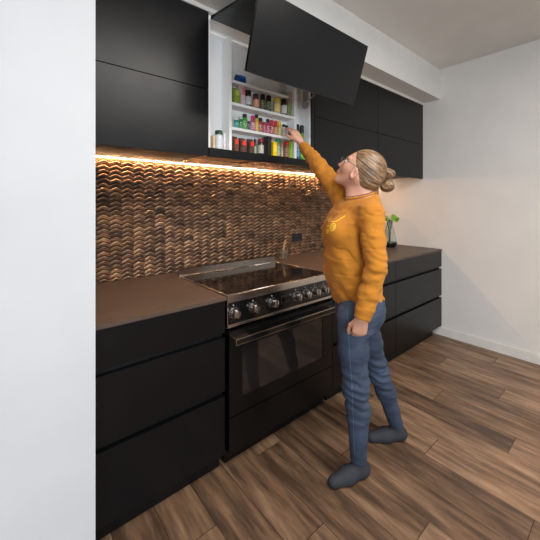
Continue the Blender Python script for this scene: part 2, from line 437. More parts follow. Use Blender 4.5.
def ray_on_y(u, v, Y):
    k = (u-267)/FPX; w_ = (203-v)/FPX; s, c = math.sin(YAW), math.cos(YAW)
    tt = (Y-CAM.y)/(c-s*k); return CAM.x+tt*(s+c*k), CAM.z+tt*w_, tt
_mc = {}
def cm(c, rough=.35, metal=0, trans=0):
    k = (tuple(c), rough, metal, trans)
    if k not in _mc: _mc[k] = mat('paint_%d_%d_%d' % tuple(c), c, rough, metal, .05, 40, trans=trans)
    return _mc[k]
def lab_mat(c, c2, seed):
    k = ('lab', tuple(c), tuple(c2), seed)
    if k in _mc: return _mc[k]
    m = NT('printed_label'); v = m.coord((1, 1, 2.2)); f = m.noise(v, 95+seed*7, 1.5)
    r = m.n('ShaderNodeValToRGB'); r.color_ramp.interpolation = 'CONSTANT'
    r.color_ramp.elements[0].color = (*lin(c), 1); r.color_ramp.elements[1].color = (*lin(c2), 1); r.color_ramp.elements[1].position = .56
    m.l(f, r.inputs[0]); m.l(r.outputs[0], m.b.inputs['Base Color']); m.b.inputs['Roughness'].default_value = .4
    _mc[k] = m.m; return m.m
cnt = [0]
def jar(u0, u1, vt, shelf, body, cap, lab, lab2, label, Y=-.522, kind='jar', cat='spice jar', name='spice_jar', group=None, wmul=1.0):
    cnt[0] += 1
    if group is None: group = {'spice_jar': 'spice jars on the rack', 'spice_packet': 'packets on the rack', 'spice_carton': 'cartons on the bottom rack shelf', 'spice_bottle': 'taller bottles on the rack'}.get(name)
    x, _, tt = ray_on_y((u0+u1)/2, 100, Y)
    _, ztop, _ = ray_on_y((u0+u1)/2, vt, Y)
    wd = (u1-u0)*tt/FPX*wmul; z0 = shelf+.0006
    H = max(.03, ztop-z0)
    r = min(wd/2, abs(Y-RB)-.003)
    if RX0 < x < RX1 or 'shelf' in label: x = min(max(x, RX0+.0215+r*1.02), RX1-.0255-r*1.02)
    elif x < RX0: x = min(x, RX0-.002-r)
    else: x = min(max(x, RX1+.002+r), .884-r)
    root = thing(name, (x, Y, z0), label, cat, group, rz=random.uniform(-.2, .2) if kind in ('jar', 'bottle') else 0)
    if 'small bottles' in (group or ''): lab2 = tuple((q+2*230)/3 for q in lab2); lab = tuple(q*.85+28 for q in lab); body = tuple(q*.8+30 for q in body)
    if kind == 'jar':
        hc = H*.20; rc = r*.93
        P2 = [(r*.9, 0), (r, .003), (r, H-hc-.010), (r*.86, H-hc-.002), (r*.80, H-hc)]
        b = finish('body', lathe(bmesh.new(), P2), cm(body, .2), root, True, .7)
        c = finish('cap', lathe(bmesh.new(), [(rc, H-hc), (rc, H-.003), (rc*.9, H)]), cm(cap, .35), root, True, .7)
        finish('label_band', lathe(bmesh.new(), [(r+.0004, H*.14), (r+.0004, H*.62)], cap=False), lab_mat(lab, lab2, cnt[0] % 5), root, True)
    elif kind == 'bottle':
        hc = H*.22; rn = r*.66
        P2 = [(r*.9, 0), (r, .003), (r, H*.62), (r*.85, H*.70), (rn, H*.78), (rn, H-hc)]
        finish('body', lathe(bmesh.new(), P2), cm(body, .15), root, True, .7)
        finish('cap', lathe(bmesh.new(), [(rn*1.35, H-hc), (rn*1.35, H-.002), (rn*1.1, H)]), cm(cap, .35), root, True, .7)
        finish('label_band', lathe(bmesh.new(), [(r+.0004, H*.10), (r+.0004, H*.55)], cap=False), lab_mat(lab, lab2, cnt[0] % 5), root, True)
    elif kind == 'packet':
        dp = min(.03, abs(Y-RB)-.003)
        bm = bmesh.new(); ring = []
        for z, sx, sy in ((0, 1, 1), (H*.1, 1, 1), (H*.75, 1, .9), (H*.93, .98, .3), (H, .98, .08)):
            ring.append([bm.verts.new((sx*r*a, sy*dp*b, z)) for a, b in ((-1, -.7), (-.8, -1), (.8, -1), (1, -.7), (1, .7), (.8, 1), (-.8, 1), (-1, .7))])
        for a, b in zip(ring, ring[1:]):
            for i in range(8): bm.faces.new((a[i], a[(i+1) % 8], b[(i+1) % 8], b[i]))
        bm.faces.new(ring[0][::-1]); bm.faces.new(ring[-1])
        finish('pouch', bm, lab_mat(body, lab2, cnt[0] % 5), root)
        finish('sticker', bx(bmesh.new(), (-r*.62, -dp*1.04-.0012, H*.5), (r*.62, -dp*.9, H*.80), .0008), cm(cap, .4), root)
    elif kind == 'box':
        dp = min(.028, abs(Y-RB)-.003)
        finish('carton', bx(bmesh.new(), (-r, -dp, 0), (r, dp, H), .001), lab_mat(body, lab2, cnt[0] % 5) if lab2 != body else cm(body), root)
        finish('printed_panel', bx(bmesh.new(), (-r*.75, -dp-.0006, H*.35), (r*.75, -dp, H*.8)), cm(lab), root)
    return root
def Z4(x, y): return 225+x/7.2, 70+y/7.2
def row(items, ox, oy, sc, shelf, **kw):
    for it in items:
        x0, x1, yt, body, cap, lab, lab2, label = it[:8]; k2 = dict(kw)
        if len(it) > 8: k2.update(it[8])
        jar(ox+x0/sc, ox+x1/sc, oy+yt/sc, shelf, body, cap, lab, lab2, label, **k2)
BK = (22, 20, 20); W = (228, 226, 220); RD = (190, 34, 40); GN = (70, 140, 50); YL = (232, 192, 40)
row([
 (50, 94, 130, (142, 158, 60), (176, 190, 90), (120, 140, 50), (96, 120, 44), 'lime green packet at the left end of the upper shelf', dict(kind='packet', name='spice_packet', cat='packet')),
 (97, 134, 112, (214, 190, 186), (205, 120, 120), W, (205, 140, 150), 'pink and white patterned packet beside the lime green packet', dict(kind='packet', name='spice_packet', cat='packet')),
 (142, 190, 150, (58, 40, 32), BK, (214, 214, 212), (150, 148, 146), 'dark brown jar with tall black lid and pale label on the upper shelf'),
 (200, 246, 176, (110, 66, 40), (70, 52, 42), (222, 140, 96), (230, 200, 180), 'brown lidded jar with an orange label on the upper shelf'),
 (250, 292, 178, (40, 32, 28), BK, (38, 62, 48), (170, 150, 90), 'black capped jar with dark green label, beside the orange labelled jar'),
 (293, 334, 188, (40, 32, 28), BK, (44, 84, 60), (180, 170, 130), 'black capped jar with dark green label, directly left of the yellow tub'),
 (348, 399, 205, (214, 186, 120), YL, (236, 214, 150), YL, 'yellow lidded tub with a yellow and white label on the upper shelf'),
 (403, 445, 213, (64, 40, 34), BK, (232, 228, 226), (190, 184, 190), 'white labelled jar with black lid right of the yellow tub'),
 (452, 494, 168, (166, 140, 112), (190, 170, 150), (98, 140, 52), (196, 180, 150), 'tall pale bottle with green label at right end of the upper shelf', dict(kind='bottle', name='spice_bottle', cat='bottle')),
], 225, 70, 7.2, SH[2])
SM = dict(kind='bottle', name='food_colouring_bottle', cat='bottle', Y=-.532, wmul=1.12, group='small bottles on the middle rack shelf')
row([
 (44, 62, 335, (196, 190, 170), (214, 210, 200), (170, 176, 150), (120, 150, 90), 'small clear bottle at the left end of the middle shelf', SM),
 (64, 96, 345, (40, 150, 140), W, (38, 160, 150), (90, 190, 180), 'small teal bottle with a white cap on the middle shelf', SM),
 (100, 125, 335, (40, 140, 60), (200, 210, 200), (36, 130, 60), (120, 190, 90), 'small green bottle with a pale cap beside the teal bottle', SM),
 (126, 158, 318, (50, 170, 50), BK, (40, 150, 60), (200, 210, 60), 'small bright green bottle with a black cap', SM),
 (160, 184, 350, (90, 70, 70), W, (60, 60, 60), (180, 180, 180), 'small grey bottle with white cap left of the magenta capped one', SM),
 (185, 214, 330, (200, 60, 110), (206, 24, 110), (230, 120, 150), W, 'small pink bottle with a magenta cap', SM),
 (215, 240, 322, (226, 190, 30), BK, (230, 200, 40), (200, 120, 30), 'small yellow bottle with a black cap', SM),
 (241, 268, 345, (190, 40, 40), BK, (200, 60, 60), (230, 180, 160), 'small red bottle with a black cap right of the yellow bottle', SM),
 (270, 294, 352, (186, 60, 60), W, (196, 76, 76), (150, 40, 50), 'small dull red bottle with a white cap', SM),
 (296, 322, 355, (200, 40, 80), BK, (206, 50, 90), (240, 150, 160), 'small crimson bottle with a black cap', SM),
 (324, 350, 360, (206, 50, 60), (204, 24, 34), (190, 80, 60), W, 'small red capped bottle beside the crimson black capped bottle', SM),
 (352, 377, 367, (206, 50, 50), (208, 24, 34), (226, 150, 60), (190, 40, 60), 'small red capped bottle beside the yellow capped bottle', SM),
 (379, 404, 370, (230, 190, 40), YL, (232, 200, 60), (80, 90, 170), 'small yellow capped bottle near the fingers', SM),
], 225, 70, 7.2, SH[1])
row([
 (246, 271, 132, (210, 206, 204), BK, (226, 224, 222), (150, 140, 140), 'white labelled jar with black lid under the fingertips', dict(Y=-.530, wmul=1.25)),
 (272, 296, 140, (206, 204, 204), BK, (222, 220, 220), (130, 90, 90), 'white labelled jar with black lid under the palm', dict(Y=-.530, wmul=1.25)),
 (300, 322, 178, (34, 44, 90), (40, 40, 60), (40, 60, 130), RD, 'small navy and red jar at right end of middle shelf', dict(Y=-.525)),
], 255, 110, 9, SH[1])
PK = dict(kind='packet', name='spice_packet', cat='packet', Y=-.520)
row([
 (236, 290, 240, (88, 52, 36), (214, 60, 44), W, (130, 80, 56), 'dark brown packet with red patch beside the rack side', PK),
 (297, 364, 255, (70, 44, 36), (220, 56, 44), W, (120, 84, 70), 'wide dark brown packet with red patch on the bottom shelf', PK),
 (373, 432, 262, (66, 42, 36), (214, 50, 44), W, (112, 80, 66), 'third dark brown red-patched packet, next to the slim dark bottle', PK),
 (436, 464, 262, (46, 38, 36), BK, (120, 180, 110), (180, 120, 160), 'slim dark bottle with a green and mauve label', dict(kind='bottle', name='spice_bottle', cat='bottle')),
 (472, 530, 262, (60, 36, 32), (130, 24, 34), (196, 188, 176), (90, 60, 50), 'dark jar with a deep red lid on the bottom shelf'),
], 205, 110, 9, SH[0])
row([
 (88, 130, 238, (34, 31, 30), BK, (42, 38, 36), (34, 31, 30), 'plain black carton standing on the bottom shelf', dict(kind='box', name='spice_carton', cat='box')),
 (137, 181, 290, (232, 200, 30), YL, (240, 212, 60), (206, 160, 20), 'yellow carton right of the black carton', dict(kind='box', name='spice_carton', cat='box')),
 (184, 229, 268, (150, 130, 90), (20, 130, 84), (176, 186, 160), (70, 130, 80), 'glass jar with a green lid on the bottom shelf'),
 (231, 254, 282, (176, 150, 110), (150, 120, 90), (214, 200, 170), (160, 90, 60), 'narrow tan jar between the green and red lidded jars'),
 (257, 305, 290, (130, 84, 52), (196, 34, 36), (170, 130, 100), (120, 60, 40), 'brown spice jar with a bright red lid'),
 (309, 350, 270, (160, 190, 80), (120, 180, 60), (200, 196, 170), (110, 140, 60), 'green packet at the right end of the bottom shelf', PK),
], 255, 110, 9, SH[0])
row([(368, 399, 130, (50, 110, 160), BK, (60, 130, 180), (160, 200, 220), 'tall blue bottle with black cap right of the rack', dict(kind='bottle', name='sauce_bottle', cat='bottle', wmul=1.1, group='bottles beside the rack')),
     (402, 440, 140, (110, 170, 60), (30, 40, 34), (140, 196, 70), (100, 160, 70), 'tall green bottle with dark cap by the right cabinet side', dict(kind='bottle', name='sauce_bottle', cat='bottle', Y=-.525, wmul=1.1, group='bottles beside the rack'))],
    255, 110, 9, 1.7925)
row([(88, 160, 188, (206, 210, 208), (30, 62, 40), (216, 218, 218), (200, 204, 206), 'white supplement bottle with dark green cap left of the rack', dict(name='supplement_bottle', cat='bottle')),
     (166, 196, 212, (222, 222, 220), W, (220, 220, 220), (206, 60, 60), 'slim white tube with a red band beside the rack', dict(name='supplement_tube', cat='tube')),
     (52, 74, 235, (214, 190, 160), (214, 190, 160), (206, 180, 150), (214, 190, 160), 'beige carton at the far left inside the open cabinet', dict(kind='box', name='small_carton', cat='box'))],
    205, 110, 9, 1.7925)
row([(66, 150, 40, (30, 70, 130), (50, 110, 180), (40, 100, 170), (20, 40, 90), 'blue packet on the topmost rack shelf', dict(kind='packet', name='blue_packet', cat='packet', Y=-.505))], 225, 70, 7.2, SH[3])

# ---------------------------------------------------------------- wall outlet
t = thing('power_outlet', (1.303, -.024, 1.123), 'black double power outlet on the copper tiles', 'power outlet')
P(t, box('faceplate', (1.238, -0.0300, 1.082), (1.368, -0.0220, 1.164), M['plate'], bev=.003))
for sx in (1.272, 1.334):
    P(t, boxes('socket', [((sx-.010, -0.0305, 1.112), (sx-.006, -0.0298, 1.122)), ((sx+.006, -0.0305, 1.112), (sx+.010, -0.0298, 1.122)), ((sx-.0015, -0.0305, 1.096), (sx+.0015, -0.0298, 1.106))], M['rubber']))
    P(t, box('rocker_switch', (sx-.007, -0.0325, 1.138), (sx+.007, -0.0295, 1.154), M['plate'], bev=.001))

# ---------------------------------------------------------------- mortar and pestle
def m_stone():
    return mat('mottled_stone', (112, 98, 84), .35, 0, .45, 60)
mx_, my_ = 1.035, -.105
t = thing('mortar', (mx_, my_, CT+.0005), 'small mottled stone mortar on the bench behind the cooker', 'mortar')
finish('bowl', lathe(bmesh.new(), [(.036, 0), (.038, .004), (.030, .014), (.040, .028), (.047, .05), (.049, .078), (.046, .080), (.042, .078), (.039, .05), (.028, .030), (.004, .022)], cap=True), m_stone(), t, True, .9)
pm = finish('pestle', lathe(bmesh.new(), [(.006, 0), (.0135, .006), (.0150, .018), (.0105, .045), (.0100, .09), (.0125, .125), (.0105, .138), (.003, .142)], cap=True, seg=20), mat('pale_wood', (196, 150, 100), .5, 0, .12, 20, (1, 1, .2)), None, True)
pm.location = (mx_-.006, my_, CT+.027); pm.rotation_euler = (0, R(14), 0)
tag(pm, 'pale wooden pestle standing in the stone mortar', 'pestle')

# ---------------------------------------------------------------- plant in a glass vase
vx, vy = 2.495, -.34
t = thing('glass_vase', (vx, vy, CT+.0005), 'conical clear glass vase with dark base on the right benchtop', 'vase')
gm = NT('clear_vase_glass'); gm.b.inputs['Base Color'].default_value = (.86, .92, .88, 1); gm.b.inputs['Transmission Weight'].default_value = 1; gm.b.inputs['Roughness'].default_value = .03; gm.b.inputs['IOR'].default_value = 1.3
prof = [(.050, 0), (.072, .018), (.082, .05), (.078, .062), (.058, .155), (.036, .245), (.030, .27), (.034, .285)]
inn = [(r-.003, z) for r, z in prof[3:]][::-1]
finish('glass', lathe(bmesh.new(), prof[3:]+inn, cap=False), gm.m, t, True)
finish('base', lathe(bmesh.new(), [(.050, 0), (.072, .018), (.0822, .05), (.0785, .0618), (.01, .060)]), mat('dark_smoked_glass', (24, 26, 24), .12), t, True, .8)
pl = thing('leafy_cutting', (vx, vy, CT+.065), 'bright green leafy cutting standing in the glass vase', 'plant')
ml = mat('leaf_green', (122, 162, 48), .4, 0, .3, 30); mdk = mat('leaf_dark', (52, 96, 50), .4, 0, .3, 30)
def leaf_mesh(bm, base, d, up, L, Wd):
    d = Vector(d).normalized(); n = Vector(up); n = (n-d*n.dot(d)).normalized(); s = d.cross(n); base = Vector(base)
    N = 9; rows = []
    for i in range(N+1):
        q = i/N; ww = Wd*math.sin(math.pi*min(1, q**.75*.985+.01))*.5
        c = base+d*(L*q)-n*(L*.25*q*q)
        rows.append([bm.verts.new(c+s*(ww*e)+n*(abs(e)*ww*.25)) for e in (-1, -.5, 0, .5, 1)])
    for a, b in zip(rows, rows[1:]):
        for i in range(4): bm.faces.new((a[i], a[i+1], b[i+1], b[i]))
rnd = random.Random(5)
for i in range(9):
    a = i*2.4+.5; st = Vector((.008*math.cos(a), .008*math.sin(a), .0)); hh = rnd.uniform(.15, .28)
    top = Vector((.036*math.cos(a), .036*math.sin(a), hh)) if i < 6 else Vector((.018*math.cos(a), .018*math.sin(a), .06+.02*i))
    if i < 6: top.xy *= .55+.5*(hh > .19)
    mid = Vector((.012*math.cos(a), .012*math.sin(a), hh*.5))
    bm = tube(bmesh.new(), [st, mid if i < 6 else (st+top)/2, top], .0016, 6)
    so = finish('stem', bm, mdk, pl, True)
    bm = bmesh.new()
    Lf = .080 if i < 6 else .05
    dd = (math.cos(a), math.sin(a), .35) if i < 6 else (math.cos(a)*.35, math.sin(a)*.35, 1)
    leaf_mesh(bm, top, dd, (0, 0, 1) if i < 6 else (math.cos(a), math.sin(a), 0), Lf, .078 if i < 6 else .035)
    lo = finish('leaf', bm, ml if i < 6 else mdk, pl, True)
    sd = lo.modifiers.new('thickness', 'SOLIDIFY'); sd.thickness = .0008
for i, (dx, dz, L_) in enumerate(((.06, .315, .11), (.025, .335, .09), (-.04, .32, .10))):
    bm = bmesh.new(); rr = Vector((math.cos(-YAW), math.sin(-YAW), 0))*(1 if dx > 0 else -1)
    b0 = rr*abs(dx)*.5+Vector((0, 0, dz-.065)); tube(bm, [(0, 0, 0), b0*.5+Vector((0, 0, .03)), b0], .0018, 6)
    finish('stem', bm, mdk, pl, True)
    bm = bmesh.new(); leaf_mesh(bm, b0, rr+Vector((0, -.2*i, .3)), (-.3, -1, .6), L_*.85, .085)
    lo = finish('leaf', bm, ml, pl, True); sd = lo.modifiers.new('thickness', 'SOLIDIFY'); sd.thickness = .0008
#PERSON#
# ---------------------------------------------------------------- person
R0, F0 = (365-267)/FPX*1.75, 1.75
sY, cY = math.sin(YAW), math.cos(YAW)
pb = (CAM.x+R0*cY+F0*sY, CAM.y-R0*sY+F0*cY, 0)
person = thing('person', pb, 'person in mustard sweatshirt and blue jeans with bun and glasses reaching into the spice cabinet', 'person', rz=-YAW)
def L(u, v, t): return np.array([(u-267)/FPX*t-R0, t-F0, 1.465+(203-v)/FPX*t])
_ng = {}
def noise3(p, f, seed):
    if seed not in _ng: _ng[seed] = np.random.RandomState(seed).rand(32, 32, 32)
    g = _ng[seed]; q = p*np.asarray(f)+100.; i = np.floor(q).astype(int); w_ = q-i; w_ = w_*w_*(3-2*w_); i0 = i % 32; i1 = (i+1) % 32
    r = 0
    for a in (0, 1):
        for b in (0, 1):
            for c in (0, 1):
                wx = (w_[:, 0] if a else 1-w_[:, 0])*(w_[:, 1] if b else 1-w_[:, 1])*(w_[:, 2] if c else 1-w_[:, 2])
                r = r+wx*g[(i1 if a else i0)[:, 0], (i1 if b else i0)[:, 1], (i1 if c else i0)[:, 2]]
    return r-.5
def smin(a, b, k): h = np.maximum(k-np.abs(a-b), 0)/k; return np.minimum(a, b)-h*h*k*.25
def smax(a, b, k): return -smin(-a, -b, k)
def cone(p, a, b, ra, rb):
    a = np.asarray(a, float); b = np.asarray(b, float); ba = b-a
    h = np.clip((p-a)@ba/(ba@ba), 0, 1); return np.linalg.norm(p-a-h[:, None]*ba, axis=1)-(ra+(rb-ra)*h)
def ell(p, c, r, B=None):
    q = p-np.asarray(c, float)
    if B is not None: q = q@np.asarray(B).T
    r = np.asarray(r, float); k0 = np.linalg.norm(q/r, axis=1); k1 = np.linalg.norm(q/(r*r), axis=1)
    return k0*(k0-1)/np.maximum(k1, 1e-6)
def chain(p, pts, k=.02):
    d = None
    for (a, ra), (b, rb) in zip(pts, pts[1:]):
        e = cone(p, a, b, ra, rb); d = e if d is None else smin(d, e, k)
    return d
def surf(name, f, lo, hi, h, m, parent, smooth=1):
    lo = np.array(lo, float); n = np.ceil((np.array(hi)-lo)/h/8).astype(int)*8
    nb = n//8; bi = np.stack(np.meshgrid(*[np.arange(k) for k in nb], indexing='ij'), -1).reshape(-1, 3)
    bc = lo+(bi*8+3.5)*h; bd = f(bc); D = np.empty(n, np.float32)
    D4 = D.reshape(nb[0], 8, nb[1], 8, nb[2], 8)
    D4[:] = np.where(bd.reshape(nb) > 0, 1., -1.).astype(np.float32)[:, None, :, None, :, None]
    act = bi[np.abs(bd) < 8*h*1.15+.012]
    o = np.stack(np.meshgrid(*[np.arange(8)]*3, indexing='ij'), -1).reshape(-1, 3)
    idx = (act[:, None, :]*8+o[None]).reshape(-1, 3)
    for s in range(0, len(idx), 400000):
        q = idx[s:s+400000]; D[q[:, 0], q[:, 1], q[:, 2]] = f(lo+q*h)
    ins = D < 0; cnt = np.zeros(n-1, np.int8)
    for a in (0, 1):
        for b in (0, 1):
            for c in (0, 1): cnt += ins[a:n[0]-1+a, b:n[1]-1+b, c:n[2]-1+c]
    cells = np.argwhere((cnt > 0) & (cnt < 8)); vid = np.full(n-1, -1, np.int32); vid[tuple(cells.T)] = np.arange(len(cells))
    cor = {(a, b, c): D[cells[:, 0]+a, cells[:, 1]+b, cells[:, 2]+c] for a in (0, 1) for b in (0, 1) for c in (0, 1)}
    acc = np.zeros((len(cells), 3)); num = np.zeros(len(cells))
    for ax in range(3):
        for u in (0, 1):
            for v in (0, 1):
                A = [0, 0, 0]; B = [0, 0, 0]; oth = [i for i in range(3) if i != ax]
                A[oth[0]] = B[oth[0]] = u; A[oth[1]] = B[oth[1]] = v; B[ax] = 1
                da, db = cor[tuple(A)], cor[tuple(B)]; msk = (da < 0) != (db < 0)
                tt = np.where(msk, da/np.where(msk, da-db, 1), 0); pt = np.tile(np.array(A, float), (len(cells), 1)); pt[:, ax] = tt
                acc += pt*msk[:, None]; num += msk
    V = lo+(cells+acc/num[:, None])*h
    Q = []
    for ax in range(3):
        o1, o2 = [(1, 2), (2, 0), (0, 1)][ax]
        sa = [slice(1, k-1) for k in n]; sb = list(sa); sb[ax] = slice(2, n[ax]); 
        a = ins[tuple(sa)]; b = ins[tuple(sb)]
        e = np.argwhere(a != b)+1; fl = ins[tuple(e.T)]
        def cid(d1, d2):
            c = e.copy(); c[:, o1] -= d1; c[:, o2] -= d2; return vid[tuple(c.T)]
        q = np.stack([cid(1, 1), cid(0, 1), cid(0, 0), cid(1, 0)], 1); q[~fl] = q[~fl][:, ::-1]; Q.append(q)
    Q = np.concatenate(Q); Q = Q[(Q >= 0).all(1)]
    # light smoothing
    E_ = np.concatenate([Q[:, [0, 1]], Q[:, [1, 2]], Q[:, [2, 3]], Q[:, [3, 0]]])
    for _ in range(smooth):
        sm = np.zeros_like(V); c = np.zeros(len(V))
        np.add.at(sm, E_[:, 0], V[E_[:, 1]]); np.add.at(c, E_[:, 0], 1); np.add.at(sm, E_[:, 1], V[E_[:, 0]]); np.add.at(c, E_[:, 1], 1)
        V = V*.5+.5*sm/np.maximum(c, 1)[:, None]
    me = bpy.data.meshes.new(name); me.vertices.add(len(V)); me.vertices.foreach_set('co', V.ravel())
    me.loops.add(len(Q)*4); me.loops.foreach_set('vertex_index', Q.ravel().astype(np.int32))
    me.polygons.add(len(Q)); me.polygons.foreach_set('loop_start', np.arange(len(Q), dtype=np.int32)*4)
    me.update(calc_edges=True); me.validate()
    return link_mesh(name, me, m, parent, True)

# --- skeleton
al = R(25); BF = np.array([-math.cos(al), -math.sin(al), 0]); BL = np.array([math.sin(al), -math.cos(al), 0])
def torso(p, rows, off=0.):
    z = p[:, 2]; T = np.array(rows); zs = T[:, 0]; o = np.argsort(zs); zs = zs[o]; T = T[o]
    cu = (np.interp(z, zs, T[:, 1])-267)/FPX*1.75-R0; cf = np.interp(z, zs, T[:, 2])
    a = np.interp(z, zs, T[:, 3])-off; b = np.interp(z, zs, T[:, 4])-off
    q = p[:, :2]-np.stack([cu, cf], 1); x = q@BF[:2]; y = q@BL[:2]
    k = (np.abs(x/a)**2.2+np.abs(y/b)**2.2)**(1/2.2)
    d = (k-1)*np.minimum(a, b)
    return smax(smax(d, z-zs[-1], .03), zs[0]-z, .004)
SW = [(.922, 357, 0, .103, .150), (.955, 356, 0, .115, .154), (1.0, 354.5, .01, .130, .160), (1.06, 351, .01, .132, .158), (1.14, 349, .01, .130, .156), (1.22, 348.5, .01, .128, .156),
      (1.30, 349, .01, .128, .162), (1.36, 350.5, .01, .122, .168), (1.41, 354, .01, .110, .165), (1.45, 357.5, .005, .098, .150), (1.485, 360.5, 0, .084, .122), (1.515, 362.5, 0, .070, .094), (1.55, 364, 0, .058, .070)]
SL, EL, WL = L(371, 214, 1.595), L(376, 268, 1.53), L(362, 319, 1.505)
SR, ER, WR = L(343, 198, 1.87), L(322.5, 170.5, 2.03), L(302.8, 145.5, 2.19)
dWL = (WL-EL)/np.linalg.norm(WL-EL); dWR = (WR-ER)/np.linalg.norm(WR-ER)
HC = L(360.2, 170, 1.74)
psi, tht = R(18), R(31)
hf = np.array([-math.cos(psi)*math.cos(tht), math.sin(psi)*math.cos(tht), math.sin(tht)])
hu = np.array([math.cos(psi)*math.sin(tht), -math.sin(psi)*math.sin(tht), math.cos(tht)]); hl = np.cross(hu, hf)
HB = np.stack([hf, hl, hu])
def H(x, y, z): return HC+hf*x+hl*y+hu*z
def hloc(p): return (p-HC)@HB.T
def head(p):
    q = hloc(p); qs = q.copy(); qs[:, 1] = np.abs(q[:, 1])
    d = ell(qs, (-.018, 0, .018), (.106, .077, .098))
    d = smin(d, ell(qs, (.038, 0, -.040), (.058, .056, .078)), .05)
    d = smin(d, cone(qs, (-.005, .052, -.055), (.070, .014, -.104), .018, .016), .03)
    d = smin(d, ell(qs, (.082, 0, -.104), (.016, .020, .015)), .02)
    d = smin(d, ell(qs, (.062, .040, -.030), (.026, .024, .024)), .025)
    d = smin(d, cone(qs, (.084, .012, .024), (.076, .045, .024), .009, .008), .015)
    d = smax(d, -ell(qs, (.101, .032, .004), (.020, .018, .013)), .012)
    d = smin(d, cone(qs, (.090, 0, .014), (.1115, 0, -.028), .0075, .0105), .012)
    d = smin(d, ell(qs, (.101, .011, -.034), (.010, .007, .007)), .006)
    d = smin(d, ell(qs, (.094, 0, -.058), (.012, .020, .010)), .012)
    d = smin(d, cone(qs, (.1045, 0, -.0625), (.094, .021, -.0655), .0055, .003), .004)
    d = smin(d, cone(qs, (.1025, 0, -.0725), (.092, .019, -.0705), .0060, .003), .004)
    e = ell(qs, (.012, .080, -.038), (.018, .010, .031))
    e = smax(e, -ell(qs, (.015, .0885, -.034), (.012, .0095, .022)), .003)
    e = smin(e, ell(qs, (.012, .078, -.063), (.009, .006, .010)), .006)
    d = smin(d, e, .008)
    return d
NK0, NK1 = L(361, 203, 1.745), H(-.032, 0, -.055)
def hand(wr, d, back, thumb_side, curls, spread, tc, k_=1.):
    """round cones of one hand; d along the hand, back = out of the back of the hand, thumb_side = towards the thumb"""
    d = d/np.linalg.norm(d); back = back-d*(back@d); back /= np.linalg.norm(back); sd = np.cross(d, back); sd *= np.sign(sd@thumb_side)
    palm, fing = [], []
    for i, (off, ln, kl) in enumerate(((.028, .083, .066), (.0095, .086, .073), (-.009, .083, .068), (-.026, .076, .054))):
        off *= k_; ln *= k_; kl *= k_
        m0 = wr+d*ln+sd*off; palm.append((wr+d*.012+sd*off*.55, m0, .0155, .0115))
        a = 0; q = m0; rr = [x*(.5+.5*k_) for x in ((.0092, .0085, .0078, .0070) if i < 3 else (.0082, .0076, .007, .0062))]
        dirs = d+sd*spread*(1.5-i)*.1; dirs /= np.linalg.norm(dirs); c = []
        for j, (fr, cu) in enumerate(zip((.46, .30, .24), curls[i])):
            a += R(cu); v = dirs*math.cos(a)-back*math.sin(a); q2 = q+v*kl*fr*1.08; c.append((q, q2, rr[j], rr[j+1])); q = q2
        fing.append(c)
    t0 = wr+d*.022+sd*.022-back*.004; c = []; q = t0
    for (v, ln, ra, rb) in tc:
        vv = d*v[0]+sd*v[1]+back*v[2]; vv /= np.linalg.norm(vv); q2 = q+vv*ln; c.append((q, q2, ra, rb)); q = q2
    def f(p):
        D_ = cone(p, wr-d*.07, wr+d*.010, .026, .0225)
        D_ = smin(D_, ell(p, wr+d*.045, (.05*k_, .036*k_, .0135), np.stack([d, sd, back])), .02)
        for s in palm: D_ = smin(D_, cone(p, *s), .012)
        for c_ in fing+[c]:
            e = None
            for s in c_: g = cone(p, *s); e = g if e is None else smin(e, g, .003)
            D_ = smin(D_, e, .006 if c_ is not c else .012)
        return D_
    return f, fing, c
TC = (((.75, .5, -.35), .038, .0140, .0110), ((.92, .15, -.35), .029, .0108, .0094), ((.95, -.1, -.35), .023, .0094, .0074))
handL, fL, _ = hand(WL-dWL*.004, np.array([-.20, .02, -.97]), np.array([-.25, -1, .1]), np.array([-1, 0, 0.]),
                    [(38, 52, 32), (46, 60, 36), (52, 64, 38), (56, 62, 38)], .1, (((.75, .55, -.35), .040, .0145, .0115), ((.95, .1, -.3), .031, .0112, .0098), ((.9, -.2, -.5), .024, .0098, .0075)), .84)
dR_ = L(288.8, 123.8, 2.225)-WR
handR, fR, _ = hand(WR+dR_/np.linalg.norm(dR_)*.034, dR_, np.array([.35, -.75, .75]), np.array([-1, -.2, -1.]),
                    [(16, 24, 20), (18, 24, 20), (22, 26, 22), (26, 30, 24)], .3, TC)
hipN, kN, aN = L(353, 316, 1.66), L(355.8, 386, 1.65), L(358.5, 458, 1.69)
hipF, kF, aF = L(362.5, 312, 1.82), L(377.5, 370, 1.90), L(396, 424, 1.96)
def legs(p, off=0.):
    dn = chain(p, [(hipN, .084-off), ((hipN+kN)/2+np.array([-.006, 0, 0]), .073-off), (kN, .0625-off), (kN*.62+aN*.38+np.array([.006, 0, 0]), .057-off), (aN, .043-off)], .03)
    df = chain(p, [(hipF, .080-off), ((hipF+kF)/2+np.array([-.006, 0, 0]), .070-off), (kF, .061-off), (kF*.62+aF*.38+np.array([.006, 0, 0]), .054-off), (aF, .042-off)], .03)
    pv = torso(p, [(.80, 357, -.005, .080, .135), (.85, 358.5, -.005, .106, .150), (.90, 359.5, 0, .112, .156), (.96, 359.5, 0, .102, .146), (1.01, 358, 0, .09, .13)], off)
    return smin(smin(dn, df, .012), pv, .05)
FD = {}
